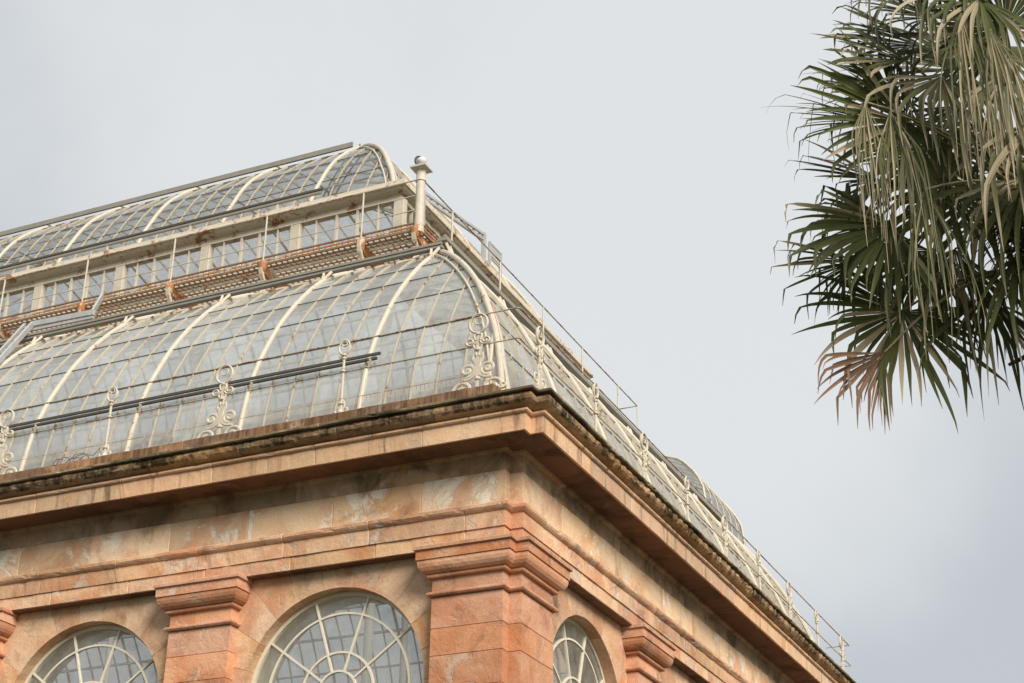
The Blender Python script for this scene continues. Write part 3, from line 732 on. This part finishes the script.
# ------------------------------------------------------------------ palm
def palm():
    tr = NT('palm_leaf')
    at = tr.n('ShaderNodeAttribute'); at.attribute_name = 'dry'
    rnd = tr.geo.outputs['Random Per Island']
    n = tr.noise(7, 4, .6)
    green = tr.mix(rnd, (.036,.060,.013), (.105,.128,.036)); green = tr.mix(tr.mul(n, .5), green, (.17,.16,.06))
    tan = tr.mix(rnd, (.54,.46,.32), (.36,.29,.17))
    brown = tr.mix(rnd, (.30,.185,.12), (.20,.12,.075))
    c = tr.mix(tr.ramp(at.outputs['Fac'], .25, .8), green, tan); c = tr.mix(tr.ramp(at.outputs['Fac'], 1.2, 1.8), c, brown)
    b = tr.n('ShaderNodeBsdfPrincipled'); tr.l(c, b.inputs['Base Color']); b.inputs['Roughness'].default_value = .5; b.inputs['Specular IOR Level'].default_value = .35
    tl = tr.n('ShaderNodeBsdfTranslucent'); tr.l(c, tl.inputs['Color'])
    ms = tr.n('ShaderNodeMixShader'); ms.inputs[0].default_value = .33; tr.l(b.outputs[0], ms.inputs[1]); tr.l(tl.outputs[0], ms.inputs[2]); tr.l(ms.outputs[0], tr.out.inputs['Surface'])
    leaf = tr.m
    stem = metal('palm_petiole', (.30,.25,.12), .5, .6)
    bark = NT('palm_fibre'); nn = bark.noise(6, 7, .7, stretch=(6,6,1)); bark.bsdf(bark.mix(bark.ramp(nn, .3, .7), (.035,.025,.018), (.15,.11,.075)), .95, .1, nn, 1.0, .04)
    HEART = Vector((8.70,-10.08,7.55))
    root = empty('fan_palm', (8.80,-10.0,0)); tag(root, 'tall fan palm with drooping ragged green and tan fronds at the top right', 'palm tree')
    base = Vector(root.location)
    Rr, T = Vector((.908,.42,0)).normalized(), Vector((.425,-.905,0)).normalized(); Z = Vector((0,0,1))
    V = lambda r, u, t: Rr*r + Z*u + T*t
    # trunk
    mb = MB(); rg = random.Random(1); rings = []
    for i in range(60):
        f = i/59; c = base.lerp(Vector((HEART.x+.05, HEART.y+.04, HEART.z-.15)), f); r = .13-.02*f + (.07*max(0, f-.72)/.28)
        rings.append([tuple(c - base + Vector((math.cos(a)*r*rg.uniform(.85,1.18), math.sin(a)*r*rg.uniform(.85,1.18), 0))) for a in [2*PI*k/14 for k in range(14)]])
    mb.sweep(rings); obj('trunk', mb, bark.m, root)
    boots = MB()
    for k in range(46):
        a = rg.uniform(0, 2*PI); z = rg.uniform(-1.3, .1); r = .15; p = HEART + Vector((math.cos(a)*r*.6, math.sin(a)*r*.6, z))
        q = p + Vector((math.cos(a)*rg.uniform(.1,.3), math.sin(a)*rg.uniform(.1,.3), rg.uniform(-.05,.3)))
        boots.tube([p-base, (p+q)/2-base+Vector((0,0,.04)), q-base], lambda f: .03*(1-.6*f), 5)
    for k in range(140):   # hanging fibres and old flower stalks
        a = rg.uniform(0, 2*PI); p = HEART + Vector((math.cos(a)*.15, math.sin(a)*.15, rg.uniform(-.5,.25))); pts = [p-base]; d = Vector((math.cos(a), math.sin(a), rg.uniform(-.3,.8))).normalized()
        for j in range(6):
            d = (d + Vector((rg.uniform(-.3,.3), rg.uniform(-.3,.3), -.28))).normalized(); p = p + d*rg.uniform(.04,.10); pts.append(p-base)
        boots.tube(pts, lambda f: .007*(1-.6*f), 4)
    obj('leaf_bases', boots, bark.m, root)
    def frond(hub, axis, nrm, L, span=155, droop=.35, dry=.1, nseg=46, fuse=.47, snap=.12, seed=0, tipdry=.5, heart=None, blunt=0, fkr=(.30,.75)):
        g = random.Random(seed); hub = Vector(hub); a = axis.normalized(); n_ = (nrm - a*nrm.dot(a)).normalized(); b = n_.cross(a)
        mb = MB(); ns = 12; dth = 2*R_(span)/nseg
        for i in range(nseg):
            th = -R_(span) + dth*(i+.5) + g.uniform(-.2,.2)*dth
            d = (a*math.cos(th) + b*math.sin(th) + n_*.22*math.cos(th*1.0)*g.uniform(.5,1.2)).normalized()
            l = L*(.72+.30*math.cos(th/1.5))*g.uniform(.70,1.18)
            p = hub.copy(); dr = droop*g.uniform(.35,1.9); sn = g.random() < snap; sk = g.randint(5, 9)
            fk = g.uniform(*fkr) if g.random() < .80 else 2; l *= 1.10 if fk < 1 else 1; lim = g.uniform(.35,.75); drift = Vector((g.uniform(-.12,.12), g.uniform(-.12,.12), 0)); wp = g.uniform(.9,2.6) if not blunt else blunt; tw = g.uniform(-1.2,1.2); segdry = dry + (g.uniform(.3,.9) if g.random() < .17 else 0); vs = []; aa = []
            side0 = n_.cross(d).normalized()
            for k in range(ns+1):
                f = k/ns
                half = min(f, fuse)*l*math.tan(dth/2)*1.04
                if f > fuse: half = fuse*l*math.tan(dth/2)*(1-((f-fuse)/(1-fuse))**wp)*.95 + .0012
                half = max(half, .0015)
                side = side0 - d*side0.dot(d)
                side = side.normalized() if side.length > 1e-4 else side0
                nn_ = d.cross(side).normalized()
                if f > fuse: ang = tw*(f-fuse); side, nn_ = side*math.cos(ang)+nn_*math.sin(ang), nn_*math.cos(ang)-side*math.sin(ang)
                fold = half*.45
                vs += [p - side*half + nn_*fold*.5, p - nn_*fold*.5, p + side*half + nn_*fold*.5]
                dd = segdry + tipdry*max(0, (f-.72)/.28)*g.uniform(.4,1.2); aa += [dd, dd, dd]
                p = p + d*(l/ns)
                bend = dr*max(0, f-.22)*.8
                d = (d + Vector((g.uniform(-.03,.03), g.uniform(-.03,.03), -bend))).normalized()
                if f > fk: d = (d*(1-lim) + Vector((drift.x, drift.y, -1))*lim).normalized()
                if sn and k == sk: d = (d*.15 + Vector((g.uniform(-.15,.15), g.uniform(-.15,.15), -1))).normalized()
            fs = []
            for k in range(ns): q = 3*k; fs += [(q, q+1, q+4, q+3), (q+1, q+2, q+5, q+4)]
            mb.add([v-base for v in vs], fs, aa)
        o = obj('frond', mb, leaf, root, fixn=False, attr='dry')
        hp = heart or (HEART + Vector((g.uniform(-.06,.06), g.uniform(-.06,.06), g.uniform(-.15,.12))))
        pt = []
        c1 = hp + (hub-hp)*.45 + Vector((0,0,.18*(hub-hp).length))
        for k in range(9):
            f = k/8; pt.append(hp*(1-f)**2 + c1*2*f*(1-f) + hub*f*f - base)
        m2 = MB(); m2.tube(pt, lambda f: .017-.009*f, 6); obj('petiole', m2, stem, o)
        return o
    H = [ # hub, axis(r,u,t), normal(r,u,t), L, span, droop, dry, snap, blunt, fold range, fuse
     ((7.94,-10.78,8.05), (-.80,-.45,.1), (0,-.25,.95), .76, 135, .14, .0, .08, 1.6, (.62,.95), .50),
     ((8.69,-10.79,8.63), (-.35,.55,.2), (0,-.6,.8), .66, 165, .10, .0, .05, 1.6, (.7,1.), .50),
     ((7.99,-10.82,8.53), (-1,.14,.0), (.05,.50,.85), .56, 60, .10, .08, .15, 5.0, (.75,.98), .55),
     ((7.93,-10.69,8.36), (-1,.10,.0), (.05,.55,.8), .52, 55, .10, .10, .20, 5.0, (.75,.98), .55),
     ((8.08,-10.48,8.86), (-1,.0,.0), (.05,.50,.85), .72, 60, .12, .10, .20, 5.0, (.6,.95), .50),
     ((7.74,-11.11,8.06), (-.1,-1,.05), (.1,.1,1), .95, 18, 1.0, .5, .1, 1.6, (.12,.4), .28),
     ((7.89,-11.06,7.98), (.0,-1,.05), (.1,.1,1), 1.05, 22, 1.0, .35, .1, 1.4, (.12,.4), .28),
     ((8.02,-10.83,7.45), (-.05,-1,.05), (.1,.1,1), .95, 24, 1.0, .30, .1, 1.3, (.12,.4), .28),
     ((8.20,-10.61,8.98), (-.9,.05,.0), (.05,.55,.8), .70, 60, .30, .15, .20, 2.4, (.45,.9), .40),
     ((8.46,-10.83,9.02), (-.75,-.25,.1), (.1,.5,.85), .80, 90, .45, .20, .20, 2.0, (.35,.8), .40),
     ((8.45,-11.20,8.52), (-.05,-1,.05), (.1,.1,1), 1.00, 20, 1.2, .35, .08, 2.6, (.12,.35), .30),
     ((8.62,-11.18,8.35), (.08,-1,.05), (-.1,.1,1), .95, 20, 1.2, .45, .08, 2.6, (.12,.35), .30),
     ((8.28,-10.47,8.29), (-.25,-.95,.1), (.1,.3,.95), .70, 60, .7, .35, .12, 2.2, (.25,.6), .35),
     ((7.72,-10.53,8.26), (-1,-.10,.1), (.05,.4,.9), .78, 26, .14, .05, .2, 2.0, (.6,1.), .40),
     ((7.66,-10.41,7.86), (-.95,-.30,.1), (.05,.4,.9), .56, 60, .16, .05, .25, 2.0, (.55,.95), .45),
     ((7.74,-10.57,7.38), (-.80,-.62,.1), (.05,.1,1), .76, 80, .22, .08, .12, 1.8, (.5,.85), .48),
     ((7.42,-10.26,7.33), (-.92,-.42,.1), (.05,.2,1), .62, 40, .20, .15, .2, 1.8, (.5,.9), .42),
     ((7.67,-10.16,6.92), (-.50,-.85,.1), (.05,.0,1), .82, 140, .20, .05, .08, 1.5, (.52,.8), .48),
     ((7.563,-10.381,6.525), (-.66,-.78,.15), (.25,-.1,.95), .62, 38, .20, 1.9, .2, 1.8, (.5,.9), .50),
     ((8.19,-9.79,7.12), (.0,-1,.1), (.2,.1,1), .95, 60, .7, .10, .12, 1.3, (.25,.7), .35),
     ((8.50,-10.16,7.23), (.2,-1,.1), (.1,.1,1), 1.05, 50, .8, .15, .12, 1.3, (.25,.7), .35),
     ((8.10,-10.37,7.73), (-.35,-.95,.1), (.1,.2,1), .85, 70, .5, .25, .15, 1.8, (.3,.75), .38),
     ((8.47,-10.04,8.21), (-.2,-.8,.2), (.1,.3,.95), .80, 110, .4, .10, .12, 1.8, (.4,.9), .42),
     ((8.04,-9.89,7.48), (-.15,-1,.1), (.1,.1,1), .95, 56, .7, .12, .15, 1.3, (.25,.7), .35),
     ((7.86,-9.83,7.54), (-.55,-.85,.0), (.1,.2,1), .95, 90, .30, .12, .15, 1.5, (.35,.8), .42),
     ((7.97,-10.02,8.27), (-.75,-.45,-.1), (.0,.3,.95), .70, 120, .2, .08, .12, 1.6, (.45,.9), .45),
     ((8.28,-9.71,8.02), (-.5,-.6,-.2), (.1,.4,.9), .95, 120, .3, .08, .12, 1.6, (.4,.9), .42),
     ((8.30,-10.15,8.80), (-.75,.0,-.1), (.1,.35,.95), .80, 120, .25, .08, .12, 1.6, (.4,.9), .44),
     ((8.55,-10.35,8.80), (-.3,-.5,.1), (.1,.35,.95), .85, 130, .4, .10, .12, 1.6, (.35,.9), .42),
     ((8.55,-10.89,8.85), (-.6,-.5,.2), (.1,.5,.9), .85, 90, .6, .30, .15, 2.0, (.3,.7), .35),
     ((8.22,-10.78,8.35), (-.45,-.8,.2), (.1,.45,.9), .75, 60, .7, .40, .15, 2.2, (.25,.6), .35),
     ((7.85,-10.45,8.50), (-.95,-.05,.0), (.05,.55,.8), .56, 70, .2, .10, .2, 2.6, (.5,.9), .44),
     ((7.62,-10.22,7.62), (-.75,-.65,.0), (.05,.15,1), .66, 90, .25, .10, .15, 1.6, (.4,.85), .45),
     ((8.62,-10.30,7.70), (.1,-1,.1), (.1,.2,1), .95, 80, .6, .15, .12, 1.5, (.3,.8), .40),
     ((8.62,-10.78,8.25), (-.15,-1,.1), (.1,.2,1), .95, 44, .9, .45, .1, 2.2, (.15,.5), .32),
     ((8.75,-10.74,7.87), (.1,-1,.2), (.0,.2,1), .95, 60, .8, .40, .12, 2.0, (.2,.6), .35),
    ]
    for i, (h, ax, nr, L, sp, dr, dy, sn, *ex) in enumerate(H):
        hk = Vector((8.40,-9.90,7.22)) if h[2] in (6.92, 6.525) else None
        frond(h, V(*ax), V(*nr), L, sp, dr, dy, max(20, int(52*sp/150)), snap=sn, seed=i+11, heart=hk, **(dict(blunt=ex[0], fkr=ex[1], fuse=ex[2]) if ex else {}))
    # the rest of the crown, mostly out of frame
    for i in range(16):
        a = R_(-60) + R_(300)*i/16 + rg.uniform(-.1,.1); el = rg.uniform(-.5, 1.0)
        d = Rr*math.cos(a-R_(90)) - T*math.sin(a-R_(90))*.9 + Z*el
        if d.dot(Rr) < .4: continue
        d.normalize(); h = HEART + d*rg.uniform(.75,.95)
        frond(h, d + Z*-.35, Z*.8 - d*.3 + T*.3, .85, 140, .5, .1, 40, snap=.1, seed=100+i)
palm()

# ------------------------------------------------------------------ ground
g = NT('lawn'); gc = g.mix(g.noise(.8, 6), (.030,.045,.016), (.055,.07,.03)); g.bsdf(gc, .95, .1)
mb = MB(); mb.add([(-600,-600,0),(600,-600,0),(600,600,0),(-600,600,0)], [(0,1,2,3)]); o = obj('ground', mb, g.m, None, fixn=False); o['kind'] = 'structure'
p = NT('gravel'); p.bsdf(p.mix(p.noise(20, 4), (.075,.07,.06), (.12,.11,.095)), .95, .1)
mb = MB(); mb.add([(-60,-9,.004),(12,-9,.004),(12,60,.004),(.0,60,.004),(0,0,.004),(-60,0,.004)], [(0,1,4,5),(1,2,3,4)]); o = obj('path', mb, p.m, None, fixn=False); o['kind'] = 'structure'

# ------------------------------------------------------------------ light, sky, camera
SUN = Vector((.71,-.55,.57)).normalized()
EL = math.asin(SUN.z); AZ = math.atan2(SUN.x, SUN.y)
ld = bpy.data.lights.new('sun', 'SUN'); ld.energy = 1.5; ld.angle = R_(27); ld.color = (1,.93,.83)
so = bpy.data.objects.new('sun', ld); COL.objects.link(so); so.rotation_euler = (-SUN).to_track_quat('-Z', 'Y').to_euler(); so.location = (20,-20,40)
W = bpy.data.worlds.new('World'); S.world = W; W.use_nodes = True; nt = W.node_tree; nt.nodes.clear()
out = nt.nodes.new('ShaderNodeOutputWorld'); bg = nt.nodes.new('ShaderNodeBackground'); bg2 = nt.nodes.new('ShaderNodeBackground'); add = nt.nodes.new('ShaderNodeAddShader')
sky = nt.nodes.new('ShaderNodeTexSky'); sky.sky_type = 'NISHITA'; sky.sun_disc = False; sky.sun_elevation = EL; sky.sun_rotation = AZ
try: sky.dust_density = 4; sky.air_density = 1.0
except Exception: pass
bg.inputs['Strength'].default_value = 0.0031; nt.links.new(sky.outputs[0], bg.inputs['Color'])
tc = nt.nodes.new('ShaderNodeTexCoord')
no = nt.nodes.new('ShaderNodeTexNoise'); no.inputs['Scale'].default_value = 2.2; no.inputs['Detail'].default_value = 6; nt.links.new(tc.outputs['Generated'], no.inputs['Vector'])
# cloud layer: brightest high up ahead of the camera, greyer low to the right
dp = nt.nodes.new('ShaderNodeVectorMath'); dp.operation = 'DOT_PRODUCT'; nt.links.new(tc.outputs['Generated'], dp.inputs[0])
dp.inputs[1].default_value = Vector((-.33,.76,.56)).normalized()
mr = nt.nodes.new('ShaderNodeMapRange'); mr.inputs['From Min'].default_value = .925; mr.inputs['From Max'].default_value = 1.0; mr.interpolation_type = 'SMOOTHSTEP'
ad = nt.nodes.new('ShaderNodeMath'); ad.operation = 'MULTIPLY_ADD'; ad.inputs[1].default_value = .20; nt.links.new(no.outputs['Fac'], ad.inputs[0])
sb = nt.nodes.new('ShaderNodeMath'); sb.operation = 'SUBTRACT'; sb.inputs[1].default_value = .10; nt.links.new(dp.outputs['Value'], sb.inputs[0]); nt.links.new(sb.outputs[0], ad.inputs[2]); nt.links.new(ad.outputs[0], mr.inputs['Value'])
mx = nt.nodes.new('ShaderNodeMix'); mx.data_type = 'RGBA'; nt.links.new(mr.outputs[0], mx.inputs[0])
mx.inputs[6].default_value = (.535,.565,.60,1); mx.inputs[7].default_value = (.74,.765,.775,1)
nt.links.new(mx.outputs[2], bg2.inputs['Color']); bg2.inputs['Strength'].default_value = .341
nt.links.new(bg.outputs[0], add.inputs[0]); nt.links.new(bg2.outputs[0], add.inputs[1]); nt.links.new(add.outputs[0], out.inputs['Surface'])

cam = bpy.data.cameras.new('camera'); co = bpy.data.objects.new('camera', cam); COL.objects.link(co)
r0, r1, r2 = Vector((.90485,.42545,.01313)), Vector((-.17715,.40455,-.8972)), Vector((-.38102,.80980,.44605))
CA = dict(yaw=-25.19187515, pit=26.49059309, roll=-.8431997)
yw, pt_, rl = [R_(v) for v in CA.values()]
r = Vector((math.cos(yw), -math.sin(yw), 0)); f = Vector((math.sin(yw)*math.cos(pt_), math.cos(yw)*math.cos(pt_), math.sin(pt_))); d = f.cross(r)
r2_, d2 = r*math.cos(rl)+d*math.sin(rl), -r*math.sin(rl)+d*math.cos(rl)
mt = Matrix(((r2_.x,-d2.x,-f.x,9.515),(r2_.y,-d2.y,-f.y,-20.475),(r2_.z,-d2.z,-f.z,1.6),(0,0,0,1)))
co.matrix_world = mt
cam.sensor_width = 36; cam.sensor_fit = 'HORIZONTAL'; cam.lens = 36*1636.6/1024; cam.clip_end = 3000; cam.clip_start = .1
S.camera = co
S.view_settings.view_transform = 'Standard'; S.view_settings.look = 'None'; S.view_settings.exposure = 1.53; S.view_settings.gamma = 1
S.cycles.max_bounces = 10; S.cycles.transparent_max_bounces = 24; S.cycles.diffuse_bounces = 5
